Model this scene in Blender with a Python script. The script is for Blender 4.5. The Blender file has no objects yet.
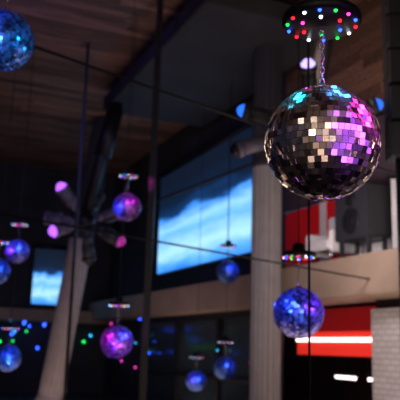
import bpy, bmesh, math, random
from mathutils import Vector, Matrix
random.seed(7)
S=bpy.context.scene; COL=S.collection
S.view_settings.view_transform='Standard'
# ---------------- camera
cam=bpy.data.cameras.new('camera'); cam.lens=63; cam.sensor_width=36
co=bpy.data.objects.new('camera',cam); COL.objects.link(co); S.camera=co
co.matrix_world=Matrix.Translation((0,0,1.6))@Matrix.Rotation(math.radians(102),4,'X')@Matrix.Rotation(math.radians(1.7),4,'Z')
cam.dof.use_dof=True; cam.dof.focus_distance=2.9; cam.dof.aperture_fstop=3.2

# ---------------- materials
def mat(name,col,rough=.6,metal=0.,emit=None,es=0.,noise=0.,nscale=6.,attr=None,spec=.5):
    m=bpy.data.materials.new(name); m.use_nodes=True; nt=m.node_tree; b=nt.nodes['Principled BSDF']
    b.inputs['Base Color'].default_value=(*col,1); b.inputs['Roughness'].default_value=rough
    b.inputs['Metallic'].default_value=metal; b.inputs['Specular IOR Level'].default_value=spec
    if emit: b.inputs['Emission Color'].default_value=(*emit,1); b.inputs['Emission Strength'].default_value=es
    if noise:
        tc=nt.nodes.new('ShaderNodeTexCoord'); n=nt.nodes.new('ShaderNodeTexNoise'); n.inputs['Scale'].default_value=nscale
        n.inputs['Detail'].default_value=5
        r=nt.nodes.new('ShaderNodeValToRGB'); r.color_ramp.elements[0].position=.3; r.color_ramp.elements[1].position=.7
        r.color_ramp.elements[0].color=(*[c*(1-noise) for c in col],1); r.color_ramp.elements[1].color=(*[min(1,c*(1+noise)) for c in col],1)
        nt.links.new(tc.outputs['Object'],n.inputs['Vector']); nt.links.new(n.outputs['Fac'],r.inputs['Fac']); nt.links.new(r.outputs['Color'],b.inputs['Base Color'])
    if attr:
        a=nt.nodes.new('ShaderNodeAttribute'); a.attribute_name=attr
        mx=nt.nodes.new('ShaderNodeMix'); mx.data_type='RGBA'; mx.blend_type='MULTIPLY'; mx.inputs[0].default_value=1
        mx.inputs[6].default_value=(*col,1)
        nt.links.new(a.outputs['Color'],mx.inputs[7]); nt.links.new(mx.outputs[2],b.inputs['Base Color'])
    return m
def woodmat(name,col):
    m=mat(name,col,.55); nt=m.node_tree; b=nt.nodes['Principled BSDF']
    tc=nt.nodes.new('ShaderNodeTexCoord'); mp=nt.nodes.new('ShaderNodeMapping'); mp.inputs['Scale'].default_value=(9,.7,9)
    n=nt.nodes.new('ShaderNodeTexNoise'); n.inputs['Scale'].default_value=2; n.inputs['Detail'].default_value=7
    r=nt.nodes.new('ShaderNodeValToRGB'); r.color_ramp.elements[0].position=.3; r.color_ramp.elements[1].position=.72
    r.color_ramp.elements[0].color=(.4,.37,.35,1); r.color_ramp.elements[1].color=(1.4,1.3,1.2,1)
    a=nt.nodes.new('ShaderNodeAttribute'); a.attribute_name='shade'
    m1=nt.nodes.new('ShaderNodeMix'); m1.data_type='RGBA'; m1.blend_type='MULTIPLY'; m1.inputs[0].default_value=1; m1.inputs[6].default_value=(*col,1)
    m2=nt.nodes.new('ShaderNodeMix'); m2.data_type='RGBA'; m2.blend_type='MULTIPLY'; m2.inputs[0].default_value=1
    L=nt.links.new
    L(tc.outputs['Object'],mp.inputs['Vector']); L(mp.outputs[0],n.inputs['Vector']); L(n.outputs['Fac'],r.inputs['Fac'])
    L(a.outputs['Color'],m1.inputs[7]); L(m1.outputs[2],m2.inputs[6]); L(r.outputs['Color'],m2.inputs[7]); L(m2.outputs[2],b.inputs['Base Color'])
    return m
black=mat('black_metal',(.009,.009,.013),.45,.3)
softblack=mat('black_cabinet',(.022,.022,.028),.5)
darkm=mat('dark_steel',(.02,.02,.025),.45,.6)
charcoal=mat('charcoal_plaster',(.024,.024,.034),.8,noise=.3,nscale=1.2)
mauve=mat('store_wall_paint',(.07,.045,.06),.8,noise=.4,nscale=1)
beamm=mat('beige_laminate',(.32,.235,.18),.6,noise=.12,nscale=2)
rearm=mat('rear_wall_panelling',(.34,.24,.18),.8,noise=.6,nscale=2)
stone=mat('column_plaster',(.25,.23,.24),.7,noise=.1,nscale=4)
stone2=mat('column_plaster_pale',(.40,.35,.34),.7,noise=.1,nscale=4)
fabric=mat('white_fabric',(.6,.58,.60),.9,noise=.08,nscale=6)
woodm=woodmat('ceiling_wood',(.22,.125,.09))
redm=mat('red_lacquer',(.75,.012,.02),.4)
redglow=mat('red_sign_face',(.6,.03,.02),.4,emit=(1,.035,.02),es=.6)
whitem=mat('white_plastic',(.7,.68,.7),.4)
tube=mat('fluorescent_tube',(.9,.9,.9),.4,emit=(1,.85,.8),es=3)
chrome=mat('chrome',(.6,.6,.65),.2,1.)
floorm=mat('floor_concrete',(.05,.05,.055),.35,noise=.3,nscale=2)
glassdark=mat('tinted_glass',(.03,.045,.055),.12,0,spec=.6,noise=.3,nscale=.8)
tilem=mat('mirror_tile',(.98,.92,.88),.24,1.,attr='shade')
tileb=mat('mirror_tile_blue_coating',(.16,.34,1),.3,.8,attr='shade')  # plain mirror tiles; blue light is put into their base colour
tilei=mat('mirror_tile_indigo_coating',(.30,.30,1),.3,.8,attr='shade')  # indigo glow likewise painted into the tile colour
tilep=mat('mirror_tile_violet_coating',(.55,.24,1),.3,.8,attr='shade')  # violet glow painted into the tile colour
corem=mat('ball_core',(.02,.02,.02),.7)
def em(name,c,s): return mat(name,(.02,.02,.02),.4,emit=c,es=s)
LEDC=[em('led_red',(1,.01,.03),3.5),em('led_green',(.01,1,.12),2.2),em('led_blue',(.02,.08,1),6),em('led_white',(.8,.88,1),4),em('led_cyan',(.02,.5,1),2.5),em('led_magenta',(1,.05,.6),3)]
lensL=em('lens_lavender',(.46,.36,1),2.2); lensM=em('lens_violet',(.40,.10,1),2); lensB=em('lens_blue',(.02,.15,1),1.6)

# ---------------- mesh helpers
def finish(bm,name,mats,parent=None,mw=None,smooth=False):
    me=bpy.data.meshes.new(name); bmesh.ops.recalc_face_normals(bm,faces=bm.faces) ; bm.to_mesh(me); bm.free()
    for m in (mats if isinstance(mats,(list,tuple)) else [mats]): me.materials.append(m)
    if smooth:
        for p in me.polygons: p.use_smooth=True
    return link(me,name,parent,mw)
def link(me,name,parent=None,mw=None):
    o=bpy.data.objects.new(name,me); COL.objects.link(o)
    if parent: o.parent=parent
    if mw is not None: o.matrix_basis=mw
    return o
def box(bm,x0,x1,y0,y1,z0,z1,mi=0,mx=None):
    vs=[Vector((x,y,z)) for x in (x0,x1) for y in (y0,y1) for z in (z0,z1)]
    if mx: vs=[mx@v for v in vs]
    v=[bm.verts.new(q) for q in vs]
    fs=[]
    for f in ((0,1,3,2),(4,6,7,5),(0,4,5,1),(2,3,7,6),(0,2,6,4),(1,5,7,3)):
        fc=bm.faces.new([v[i] for i in f]); fc.material_index=mi; fs.append(fc)
    return fs
def cyl(bm,a,b,r0,r1=None,seg=16,mi=0,caps=True):
    r1=r0 if r1 is None else r1; a=Vector(a); b=Vector(b); d=(b-a).normalized()
    q=d.to_track_quat('Z','Y').to_matrix()
    A=[];B=[]
    for i in range(seg):
        t=2*math.pi*i/seg; e=q@Vector((math.cos(t),math.sin(t),0)); A.append(bm.verts.new(a+e*r0)); B.append(bm.verts.new(b+e*r1))
    for i in range(seg):
        f=bm.faces.new((A[i],A[(i+1)%seg],B[(i+1)%seg],B[i])); f.material_index=mi; f.smooth=True
    if caps:
        f=bm.faces.new(A[::-1]); f.material_index=mi; f=bm.faces.new(B); f.material_index=mi
def lathe(bm,prof,seg=32,mi=0,mx=Matrix.Identity(4)):
    rings=[]
    for r,z in prof: rings.append([bm.verts.new(mx@Vector((r*math.cos(2*math.pi*i/seg),r*math.sin(2*math.pi*i/seg),z))) for i in range(seg)])
    for a,b in zip(rings,rings[1:]):
        for i in range(seg):
            f=bm.faces.new((a[i],a[(i+1)%seg],b[(i+1)%seg],b[i])); f.material_index=mi; f.smooth=True
    bm.faces.new(rings[0][::-1]).material_index=mi; bm.faces.new(rings[-1]).material_index=mi
# building frame: s along the shop wall, o out into the hall
WM=Matrix(((-.397,-.918,0,3.06),(.918,-.397,0,10.94),(0,0,1,0),(0,0,0,1)))
def wbox(name,s0,s1,o0,o1,z0,z1,m,bev=0):
    bm=bmesh.new(); box(bm,s0,s1,o0,o1,z0,z1)
    if bev: bmesh.ops.bevel(bm,geom=bm.edges[:],offset=bev,segments=2,affect='EDGES')
    return finish(bm,name,m,mw=WM)
def empty(name,mw=None):
    o=bpy.data.objects.new(name,None); COL.objects.link(o); o.empty_display_size=.1
    if mw is not None: o.matrix_basis=mw
    return o

# ---------------- room shell
wbox('floor',-16,22,-5,22,-.1,0,floorm)
def planks(name,s0,s1,o0,o1,z0,z1,w,axis,mw=WM):
    bm=bmesh.new(); lay=bm.loops.layers.float_color.new('shade')
    x=s0
    while x<s1-.01:
        y=o0-random.random()*2
        while y<o1:
            ln=random.uniform(2.2,4); k=random.uniform(.45,1.35)
            a=max(y,o0); b=min(y+ln-.01,o1)
            if b>a:
                if axis=='ceil': fs=box(bm,x,x+w-.012,a,b,z0,z1)
                else: fs=box(bm,a,b,z0,z1,x,x+w-.012)
                for f in fs:
                    for l in f.loops: l[lay]=(k,k,k,1)
            y+=ln
        x+=w
    return finish(bm,name,woodm,mw=mw)
planks('ceiling',-14,16,-.2,16,7.8,7.84,.24,'ceil')
wbox('ceiling_deck',-14,16,-.2,16,7.86,7.95,black)
wbox('wall_right',3.3,15.75,-.2,0,3.1,7.8,charcoal)
wbox('wall_right_upper_bay',-14,3.3,-.2,0,3.1,5.5,mauve)
planks('wall_right_cladding',5.5,7.8,-14,3.3,-.2,.0,.2,'wall')
wbox('trim_mezzanine',-14,15.75,-.2,.7,2.45,3.08,beamm,.02)
wbox('wall_right_lower',11.9,15.75,-.2,0,0,2.45,charcoal)
bk=mat('white_brick',(.6,.6,.6),.6); nt=bk.node_tree
tc=nt.nodes.new('ShaderNodeTexCoord'); mp=nt.nodes.new('ShaderNodeMapping'); mp.inputs['Rotation'].default_value=(math.pi/2,0,0)
br=nt.nodes.new('ShaderNodeTexBrick'); br.inputs['Scale'].default_value=1; br.inputs['Brick Width'].default_value=.2; br.inputs['Row Height'].default_value=.09
br.inputs['Mortar Size'].default_value=.006; br.inputs['Color1'].default_value=(.62,.6,.61,1); br.inputs['Color2'].default_value=(.54,.52,.54,1); br.inputs['Mortar'].default_value=(.3,.28,.3,1)
nt.links.new(tc.outputs['Object'],mp.inputs[0]); nt.links.new(mp.outputs[0],br.inputs['Vector']); nt.links.new(br.outputs['Color'],nt.nodes['Principled BSDF'].inputs['Base Color'])
wbox('wall_brick_pier',-14,.45,-.2,.1,0,2.3,bk)
wbox('trim_lintel',-14,.45,-.2,.0,2.3,2.45,black)
wbox('wall_end',15.75,15.95,-.2,16,0,7.8,charcoal)
wbox('trim_end_ledge',15.2,15.75,0,16,2.35,2.75,beamm,.02)
wbox('wall_shop_back',-.5,15,-4.2,-4,0,2.6,mauve)
wbox('ceiling_shop',-.5,15,-4,-.2,2.46,2.6,mauve)
bm=bmesh.new(); box(bm,-9,9,-6.2,-6,0,7.8); finish(bm,'wall_rear',rearm)
winm=em('daylight_window_glass',(1,.86,.74),5)  # added glowing windows behind the camera, for the mirror tiles to reflect
for i,(x,z,w,h) in enumerate([(-6,3.2,1.2,2.6),(-3.6,3.2,1.2,2.6),(-1.2,3.4,1,2),(2.2,2.6,1.4,1.2),(5.5,4.4,1.6,1.8)]):
    e=empty('window_%d'%(i+1),Matrix.Translation((x,-5.95,z)))
    bm=bmesh.new(); box(bm,-w/2,w/2,-.02,.0,0,h); finish(bm,'pane',winm,e)
    bm=bmesh.new()
    for a in (-w/2,0,w/2): box(bm,a-.04,a+.04,-.03,.05,-.04,h+.04)
    for a in (0,h/2,h): box(bm,-w/2,w/2,-.03,.05,a-.04,a+.04)
    finish(bm,'frame',black,e)

# ---------------- shopfront window (lower centre)
e=empty('window_6',WM)
bm=bmesh.new()
for a in (3.6,6.2,8.8,11.7): box(bm,a-.07,a+.07,-.1,.12,0,2.45)
box(bm,3.6,11.7,-.1,.12,2.3,2.45); box(bm,3.6,11.7,-.1,.12,.9,.98); box(bm,3.6,11.7,-.1,.12,0,.1)
finish(bm,'frame',darkm,e)
bm=bmesh.new(); box(bm,3.6,11.7,-.03,0,.1,2.3); finish(bm,'pane',glassdark,e)
e=empty('red_shop_sign',WM)
bm=bmesh.new(); box(bm,.2,3.5,-.6,-.4,1.55,1.98); finish(bm,'fascia',redglow,e)
bm=bmesh.new(); box(bm,.2,3.5,-.65,-.35,1.98,2.4); finish(bm,'cap',redm,e)
bm=bmesh.new(); box(bm,.2,3.5,-.4,-.37,1.80,1.87); finish(bm,'stripe',tube,e)
for i,(a,b) in enumerate([(.6,1.6),(2.0,2.6)]):
    e=empty('tube_light',WM)
    bm=bmesh.new(); cyl(bm,(a,-.7,1.16),(b,-.7,1.16),.03,seg=12); finish(bm,'tube',tube,e)
    bm=bmesh.new(); box(bm,a-.05,b+.05,-.75,-.65,1.19,1.25)
    for q in (a+.1,b-.1): cyl(bm,(q,-.7,1.25),(q,-.7,2.45),.008,seg=6)
    finish(bm,'housing',black,e)

# ---------------- projection screens
scm=bpy.data.materials.new('projected_sky'); scm.use_nodes=True; nt=scm.node_tree; b=nt.nodes['Principled BSDF']; L=nt.links.new
tc=nt.nodes.new('ShaderNodeTexCoord'); sp=nt.nodes.new('ShaderNodeSeparateXYZ'); n=nt.nodes.new('ShaderNodeTexNoise'); n.inputs['Scale'].default_value=3.5; n.inputs['Detail'].default_value=4
mp=nt.nodes.new('ShaderNodeMapping'); mp.inputs['Scale'].default_value=(1,1,2.5)
L(tc.outputs['Generated'],mp.inputs[0]); L(mp.outputs[0],n.inputs['Vector']); L(tc.outputs['Generated'],sp.inputs[0])
ma=nt.nodes.new('ShaderNodeMath'); ma.operation='MULTIPLY_ADD'; ma.inputs[1].default_value=.25; L(n.outputs['Fac'],ma.inputs[0]); L(sp.outputs['Z'],ma.inputs[2])
r=nt.nodes.new('ShaderNodeValToRGB'); L(ma.outputs[0],r.inputs['Fac'])
el=r.color_ramp.elements; el[0].position=.08; el[0].color=(.02,.2,.85,1); el[1].position=1; el[1].color=(.003,.008,.02,1)
for p,c in ((.2,(.10,.42,1,1)),(.32,(.42,.78,1,1)),(.45,(.14,.46,1,1)),(.56,(.30,.66,1,1)),(.66,(.05,.28,.9,1)),(.70,(.005,.035,.13,1)),(.8,(.003,.012,.035,1))):
    k=el.new(p); k.color=c
b.inputs['Base Color'].default_value=(.02,.02,.02,1); L(r.outputs['Color'],b.inputs['Emission Color']); b.inputs['Emission Strength'].default_value=1.25
def screen(s0,s1,o0,o1,z0,z1):
    e=empty('projection_screen',WM)
    bm=bmesh.new(); box(bm,s0,s1,o0,o1,z0,z1); finish(bm,'image_surface',scm,e)
    bm=bmesh.new(); t=.05
    if o1-o0<.2:
        box(bm,s0-t,s1+t,o0-.06,o0-.01,z0-t,z1+t); cyl(bm,(s0-t,o0,z1+.1),(s1+t,o0,z1+.1),.07)
    else:
        box(bm,s1+.01,s1+.06,o0-t,o1+t,z0-t,z1+t); cyl(bm,(s1,o0-t,z1+.1),(s1,o1+t,z1+.1),.07)
    finish(bm,'casing',black,e)
screen(4.6,10.4,.1,.13,3.7,6.55)
screen(15.6,15.64,1.7,2.75,2.95,4.85)

# ---------------- columns
def column(loc,r,h,tilt=(0,0),m=stone,dark_from=None):
    e=empty('fluted_column',Matrix.Translation(loc)@Matrix.Rotation(tilt[0],4,'Y')@Matrix.Rotation(tilt[1],4,'X'))
    N=96
    def rr(i): return r-(.12*r if (i%6) in (0,1) else 0)
    def shaft(z0,z1,nm,mm):
        bm=bmesh.new(); rows=[[bm.verts.new((rr(i)*math.cos(2*math.pi*i/N),rr(i)*math.sin(2*math.pi*i/N),z)) for i in range(N)] for z in (z0,z1)]
        for i in range(N): bm.faces.new((rows[0][i],rows[0][(i+1)%N],rows[1][(i+1)%N],rows[1][i]))
        finish(bm,nm,mm,e)
    top=dark_from or h
    shaft(0,top,'shaft',m)
    if dark_from: shaft(top,h,'upper_shaft',charcoal)  # unlit upper part: shade put into the shaft colour
    bm=bmesh.new(); lathe(bm,[(r*1.25,0),(r*1.25,.15),(r*1.12,.2),(r*1.05,.28),(r,.3)],40); 
    if not dark_from: lathe(bm,[(r,h-.3),(r*1.1,h-.25),(r*1.2,h-.1),(r*1.25,h)],40)
    finish(bm,'base_and_capital',m,e)
p=WM@Vector((2.2,1.05,0)); column((p.x,p.y,0),.27,7.8,dark_from=4.9)
column((-3.72,18.6,0),.31,7.78,tilt=(math.radians(7.5),0),dark_from=4.4,m=stone2)

# ---------------- posts
def post(x,y,w,name='steel_post',z1=7.8):
    bm=bmesh.new(); box(bm,x-w/2,x+w/2,y-w/2,y+w/2,0,z1)
    box(bm,x-w,x+w,y-w,y+w,0,.03)
    return finish(bm,name,black)
post(-.83,11.74,.11); post(-2.44,13.71,.06)
e=empty('line_array_speaker',Matrix.Translation((2.58,8.8,0)))
bm=bmesh.new()
for i in range(7):
    z=4.1+i*.5; box(bm,-.13,.13,-.18,.18,z,z+.44)
    box(bm,-.15,-.13,-.1,.1,z+.1,z+.5); box(bm,.13,.15,-.1,.1,z+.1,z+.5)
box(bm,-.03,.03,-.03,.03,7.5,7.8)
finish(bm,'cabinets',softblack,e)
bm=bmesh.new(); cyl(bm,(0,0,0),(0,0,4.1),.05); box(bm,-.25,.25,-.25,.25,0,.03); finish(bm,'stand',black,e)

# ---------------- cables
def cable(a,b,r,name='steel_cable'):
    a=Vector(a);b=Vector(b); bm=bmesh.new(); cyl(bm,a,b,r,seg=8)
    for q in (a,b): cyl(bm,q-(b-a).normalized()*.03,q+(b-a).normalized()*.03,r*2.5,seg=10)
    return finish(bm,name,black)
cable((-2.35,6.5,4.71),(3.35,10.27,4.15),.017)
cable((-2.45,15.13,4.12),(3.3,10.2,5.45),.026)
cable((-2.95,8.84,3.28),(2.75,10.43,2.66),.014)
cable((.80,5.03,0),(.80,5.03,7.8),.009)

# ---------------- disco balls
def ball_mesh(tm,R=.25,n=29,jit=.055,shades=(.35,.55,.75,.9,1,1)):
    bm=bmesh.new(); lay=bm.loops.layers.float_color.new('shade'); t=math.pi*R/n
    for j in range(n):
        ph=-math.pi/2+(j+.5)*math.pi/n; rr=R*math.cos(ph); k=max(3,round(2*math.pi*rr/t))
        off=random.random()
        for i in range(k):
            th=2*math.pi*(i+off)/k
            nrm=Vector((math.cos(ph)*math.cos(th),math.cos(ph)*math.sin(th),math.sin(ph)))
            c=nrm*R
            nj=(nrm+Vector([random.gauss(0,jit) for _ in range(3)])).normalized()
            e1=Vector((-math.sin(th),math.cos(th),0)); e1=(e1-nj*e1.dot(nj)).normalized(); e2=nj.cross(e1)
            w=min(t,2*math.pi*rr/k)*.465; h=t*.465
            q=[c-e1*w-e2*h,c+e1*w-e2*h,c+e1*w+e2*h,c-e1*w+e2*h]
            vt=[bm.verts.new(v+nj*.001) for v in q]; vb=[bm.verts.new(v-nj*.004) for v in q]
            fs=[bm.faces.new(vt)]+[bm.faces.new((vb[a],vb[(a+1)%4],vt[(a+1)%4],vt[a])) for a in range(4)]
            g=random.choice(shades)
            for f in fs:
                for l in f.loops: l[lay]=(g,g*random.uniform(.88,1),g*random.uniform(.88,1),1)
    me=bpy.data.meshes.new('mirror_tiles'); bm.to_mesh(me); bm.free(); me.materials.append(tm); return me
BMBIG=ball_mesh(tilem,jit=.10,shades=(.25,.4,.55,.8,1,1))
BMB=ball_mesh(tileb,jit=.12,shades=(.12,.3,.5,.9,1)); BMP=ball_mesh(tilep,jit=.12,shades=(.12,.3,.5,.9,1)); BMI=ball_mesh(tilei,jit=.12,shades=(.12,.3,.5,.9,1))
bm=bmesh.new(); bmesh.ops.create_uvsphere(bm,u_segments=40,v_segments=24,radius=.2455)
for f in bm.faces: f.smooth=True
lathe(bm,[(.03,.235),(.03,.262),(.012,.268),(.012,.275)],16,0)
CORE=bpy.data.meshes.new('ball_core'); bm.to_mesh(CORE); bm.free(); CORE.materials.append(corem)
bm=bmesh.new(); z=.285; i=0
while z<.545:
    N=14;K=6; rings=[]
    for a in range(N):
        t=2*math.pi*a/N; cx=.010*math.cos(t); cz=.0185*math.sin(t); rad=Vector((math.cos(t),0,math.sin(t)))
        ring=[]
        for k in range(K):
            u=2*math.pi*k/K; v=Vector((cx,0,cz))+rad*.003*math.cos(u)+Vector((0,1,0))*.003*math.sin(u)
            if i%2: v=Vector((v.y,v.x,v.z))
            ring.append(bm.verts.new(v+Vector((0,0,z))))
        rings.append(ring)
    for a in range(N):
        for k in range(K): bm.faces.new((rings[a][k],rings[(a+1)%N][k],rings[(a+1)%N][(k+1)%K],rings[a][(k+1)%K])).smooth=True
    z+=.029; i+=1
bmesh.ops.recalc_face_normals(bm,faces=bm.faces)
CHAIN=bpy.data.meshes.new('chain'); bm.to_mesh(CHAIN); bm.free(); CHAIN.materials.append(chrome)
bm=bmesh.new(); lathe(bm,[(.02,.545),(.05,.555),(.165,.560),(.178,.572),(.178,.60),(.165,.612),(.07,.62),(.065,.68),(.05,.70),(.012,.71)],48); 
DISC=bpy.data.meshes.new('led_disc'); bm.to_mesh(DISC); bm.free(); DISC.materials.append(black)
bm=bmesh.new()
def led(r,a,mi,z=.555,s=.0085):
    ret=bmesh.ops.create_uvsphere(bm,u_segments=10,v_segments=6,radius=s,matrix=Matrix.Translation((r*math.cos(a),r*math.sin(a),z)))
    for v in ret['verts']:
        for f in v.link_faces: f.material_index=mi; f.smooth=True
for k in range(14): led(.155,2*math.pi*k/14,[0,3,1,2,3,0,2,1,0,3,2,1,5,2][k],.557)
for k in range(6): led(.095,2*math.pi*(k+.3)/6,[2,1,0,5,3,0][k],.553)
LEDS=bpy.data.meshes.new('leds'); bm.to_mesh(LEDS); bm.free()
for m in LEDC: LEDS.materials.append(m)
def plight(name,parent,loc,col,pw,r=.12):
    loc=Vector(loc)
    l=bpy.data.lights.new(name,'SPOT'); l.color=col; l.energy=pw; l.shadow_soft_size=r
    l.spot_size=2*math.asin(min(.9,.25/loc.length)); l.spot_blend=.12
    o=bpy.data.objects.new(name,l); COL.objects.link(o); o.parent=parent; o.location=loc
    o.rotation_euler=(-loc).to_track_quat('-Z','Y').to_euler(); return o
def disco(loc,lights,sc=1,rot=0,tm=None):
    e=empty('disco_ball',Matrix.Translation(loc)@Matrix.Rotation(rot,4,'Z')@Matrix.Scale(sc,4))
    link(tm or BMB,'mirror_tiles',e); link(CORE,'core',e); link(CHAIN,'chain',e); link(DISC,'led_disc',e); link(LEDS,'leds',e)
    bm=bmesh.new(); cyl(bm,(0,0,.70),(0,0,(7.8-loc[2])/sc),.006,seg=8); finish(bm,'suspension_rod',black,e)
    R=Matrix.Rotation(-rot,3,'Z')
    for i,lt in enumerate(lights):
        l,c,p=lt[:3]; plight('show_light_%d'%i,e,R@Vector(l),c,p,lt[3] if len(lt)>3 else .12)  # added spots without fixtures, colouring and brightening the ball
    return e
BL=(.04,.14,1); MG=(1,.06,.75); VI=(.4,.08,1); CY=(.03,.7,1); LB=(.2,.5,1)
WA=(1,.74,.56)
disco((.53,2.95,2.498),[((1.0,-.55,.15),VI,110,.45),((.8,-.05,.5),MG,60,.3),((.85,-.8,-.5),(.4,.1,1),60,.4),((.6,-1.1,.25),(.55,.12,1),22,.25),((-.25,.0,.45),CY,3.4,.06),((.12,-.12,.45),(.05,.35,1),3.4,.05),((-.9,-1.5,.2),WA,38,.3),((-.2,-1.7,-.3),WA,16,.35),((-.7,-1.6,-1.0),WA,18,.3)],tm=BMBIG)
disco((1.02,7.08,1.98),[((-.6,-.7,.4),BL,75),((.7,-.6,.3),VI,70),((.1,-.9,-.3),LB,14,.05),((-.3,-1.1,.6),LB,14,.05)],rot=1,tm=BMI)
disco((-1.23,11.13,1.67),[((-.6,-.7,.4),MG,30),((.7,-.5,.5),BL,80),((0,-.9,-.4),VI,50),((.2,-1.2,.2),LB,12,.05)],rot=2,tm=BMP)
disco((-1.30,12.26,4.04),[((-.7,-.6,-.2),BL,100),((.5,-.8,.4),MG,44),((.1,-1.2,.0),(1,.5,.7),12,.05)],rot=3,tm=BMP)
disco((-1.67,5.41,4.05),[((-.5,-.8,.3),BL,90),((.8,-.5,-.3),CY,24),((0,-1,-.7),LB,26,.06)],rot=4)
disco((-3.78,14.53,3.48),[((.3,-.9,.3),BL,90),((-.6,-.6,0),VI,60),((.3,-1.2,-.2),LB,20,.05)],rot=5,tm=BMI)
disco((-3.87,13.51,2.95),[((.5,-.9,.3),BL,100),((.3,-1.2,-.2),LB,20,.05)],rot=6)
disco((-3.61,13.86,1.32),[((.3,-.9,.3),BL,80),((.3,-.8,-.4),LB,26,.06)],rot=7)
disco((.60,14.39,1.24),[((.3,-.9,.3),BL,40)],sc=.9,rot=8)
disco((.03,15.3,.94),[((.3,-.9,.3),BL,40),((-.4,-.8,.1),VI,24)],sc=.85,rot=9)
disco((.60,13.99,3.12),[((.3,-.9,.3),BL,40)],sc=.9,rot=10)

# ---------------- spotlight clusters
def cluster(hub,arms,top,pr,k=1.):
    e=empty('spotlight_cluster',Matrix.Translation(hub)); hub=Vector(hub)
    bm=bmesh.new(); lathe(bm,[(.08,-.2),(.2,-.15),(.24,0),(.2,.14),(.1,.22)],24); finish(bm,'hub',black,e)
    bm=bmesh.new(); t=Vector(top)-hub; cyl(bm,(0,0,.15),t,pr*.7,pr); cyl(bm,t*.45,t*.8,pr*1.25,pr*1.25); finish(bm,'drop_pole',black,e)
    for i,(d,m,bodym) in enumerate(arms):
        d=Vector(d); u=d.normalized(); L=d.length
        bm=bmesh.new(); cyl(bm,u*.15,u*(L*.45),.03); cyl(bm,u*(L*.35),u*(L*.55),.06*k,.12*k,20); cyl(bm,u*(L*.55),u*(L-.03),.12*k,.135*k,24); cyl(bm,u*(L-.08),u*L,.15*k,.15*k,24)
        for j in range(3): cyl(bm,u*(L*(.62+.06*j)),u*(L*(.62+.06*j)+.015),.14*k,.14*k,20)
        finish(bm,'arm_%d'%(i+1),bodym,e)
        bm=bmesh.new(); cyl(bm,u*(L-.005),u*(L+.01),.12*k,.12*k,24); bmesh.ops.create_uvsphere(bm,u_segments=16,v_segments=10,radius=.105*k,matrix=Matrix.Translation(u*(L+.0))); finish(bm,'lens_%d'%(i+1),m,e,smooth=True)
gm=mat('grey_lamp_body',(.04,.038,.05),.5,.1); gm2=mat('pale_lamp_body',(.14,.125,.19),.5)
cluster((-2.61,15.77,4.36),[((-.48,-.6,.66),lensM,gm2),((-.58,-.6,-.33),lensM,gm2),((.85,-.2,-.45),em('lens_magenta',(.7,.03,.5),.6),gm),((.85,-.3,.18),black,gm2),((-.95,.2,.1),black,gm2),((.1,.3,-.85),black,gm),((.2,.5,.75),black,gm)],(-1.95,15.9,7.8),.16,1.1)
cluster((1.46,8.89,4.51),[((-.17,-.75,.58),lensL,gm),((-.93,-.1,.18),lensB,gm),((-1.02,-.3,-.42),black,gm2),((.82,-.2,.28),lensB,gm),((.75,.1,-.5),black,gm),((0,.5,-.7),black,gm)],(1.95,9.0,7.8),.15,.75)

# ---------------- mezzanine props
def T(s,o,z): return WM@Matrix.Translation((s,o,z))
e=empty('loudspeaker',T(.2,.42,3.08))
bm=bmesh.new(); box(bm,-.46,.46,-.22,.22,.28,1.1); bmesh.ops.bevel(bm,geom=bm.edges[:],offset=.02,segments=2,affect='EDGES')
for a in (-.35,.35):
    for c in (-.15,.15): box(bm,a-.03,a+.03,c-.03,c+.03,0,.28)
finish(bm,'cabinet',softblack,e)
bm=bmesh.new(); 
for z,rr in ((.56,.21),(.92,.12)):
    mx=Matrix.Translation((0,.22,z))@Matrix.Rotation(-math.pi/2,4,'X'); lathe(bm,[(rr,0),(rr,.02),(rr*.85,.02),(rr*.3,-.0),(rr*.25,.012)],28,0,mx)
finish(bm,'cones',darkm,e)
e=empty('white_armchair',T(1.15,.38,3.08))
bm=bmesh.new(); box(bm,-.33,.33,-.2,.28,.2,.36); box(bm,-.33,.33,-.26,-.16,.2,.85); box(bm,-.4,-.3,-.25,.26,.15,.52); box(bm,.3,.4,-.25,.26,.15,.52)
bmesh.ops.bevel(bm,geom=bm.edges[:],offset=.03,segments=3,affect='EDGES'); finish(bm,'shell',whitem,e)
bm=bmesh.new()
for a in (-.32,.32):
    for c in (-.2,.22): cyl(bm,(a,c,0),(a,c,.2),.02)
finish(bm,'legs',chrome,e)
wbox('white_partition_panel',-.4,.9,.0,.05,3.09,3.9,whitem,.01)
e=empty('red_banner',WM)
bm=bmesh.new(); box(bm,1.0,3.2,.03,.06,3.12,4.3); finish(bm,'cloth',redm,e)
bm=bmesh.new(); box(bm,1.75,1.95,.06,.07,3.12,4.3); finish(bm,'white_stripe',whitem,e)
bm=bmesh.new(); cyl(bm,(.95,.05,4.32),(3.25,.05,4.32),.025); finish(bm,'rail',chrome,e)
e=empty('white_curtain',WM)
bm=bmesh.new(); N=60; a=[];b2=[]
for i in range(N+1):
    s=-1.75+1.4*i/N; o=.25+.05*math.sin(i*1.3); a.append(bm.verts.new((s,o,3.1))); b2.append(bm.verts.new((s,o,4.25)))
for i in range(N): bm.faces.new((a[i],a[i+1],b2[i+1],b2[i])).smooth=True
finish(bm,'drape',fabric,e)
bm=bmesh.new(); cyl(bm,(-1.8,.25,4.28),(-.3,.25,4.28),.02); finish(bm,'rod',chrome,e)
wbox('acoustic_ceiling_panel',1.0,7.2,.2,2.9,7.25,7.6,charcoal,.02)  # dark panel added to make this stretch of ceiling dark
bm=bmesh.new()
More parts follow.
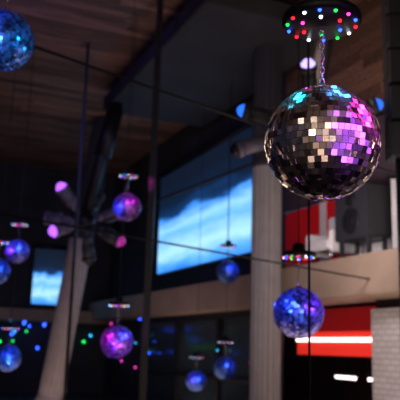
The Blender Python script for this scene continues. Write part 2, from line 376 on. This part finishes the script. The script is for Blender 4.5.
def fl(s,o,z,mi,r=.035):
    ret=bmesh.ops.create_uvsphere(bm,u_segments=10,v_segments=6,radius=r,matrix=Matrix.Translation((s,o,z)))
    for v in ret['verts']:
        for f in v.link_faces: f.material_index=mi
for i in range(10):
    fl(random.uniform(4.3,15),.16,random.choice([1.0,1.3,1.7,2.3])+random.uniform(-.15,.15),random.choice([2,4,5,2]),random.uniform(.02,.035))  # glowing beads standing in for dots of light thrown on the wall
for i in range(28):
    fl(15.5,random.uniform(.5,7),random.choice([2.0,2.25,1.7,1.4])+random.uniform(-.1,.1),random.choice([2,4,5,2,1,2]),random.uniform(.03,.055))
finish(bm,'fairy_lights',LEDC,mw=WM)

# ---------------- lighting
def area(name,loc,tgt,size,pw,col):
    l=bpy.data.lights.new(name,'AREA'); l.shape='SQUARE'; l.size=size; l.energy=pw; l.color=col
    o=bpy.data.objects.new(name,l); COL.objects.link(o); o.location=loc
    o.rotation_euler=(Vector(tgt)-Vector(loc)).to_track_quat('-Z','Y').to_euler(); return o
area('ceiling_wash',(1.5,9,.4),(1.5,11,7.8),4,85,(1,.72,.56))
area('ceiling_wash_far',(-2,16,.4),(-2,17,7.8),5,60,(1,.72,.62))
area('cladding_wash',(1.2,8.6,5.2),(3.0,10.2,6.8),1,20,(1,.72,.54))
area('brick_light',(2.2,7,2.8),(3.4,10.3,2.0),.6,21,(.95,.95,1))
area('mezz_light',(1.25,9.4,3.4),(2.5,11,3.6),.5,34,(1,.85,.82))
area('rear_wash',(0,-3,.5),(0,-6,3),3,240,(1,.75,.6))  # added light behind the camera, brightens the wall mirrored in the ball
area('blue_show_wash',(-4,10,6.5),(-3,20,3),1.5,45,(.22,.2,1))
area('shop_light',tuple(WM@Vector((2,-2,2.4))),tuple(WM@Vector((2,-3,0))),1,14,(1,.35,.35))
w=bpy.data.worlds.new('world'); S.world=w; w.use_nodes=True; w.node_tree.nodes['Background'].inputs[0].default_value=(.3,.32,.75,1); w.node_tree.nodes['Background'].inputs[1].default_value=.04
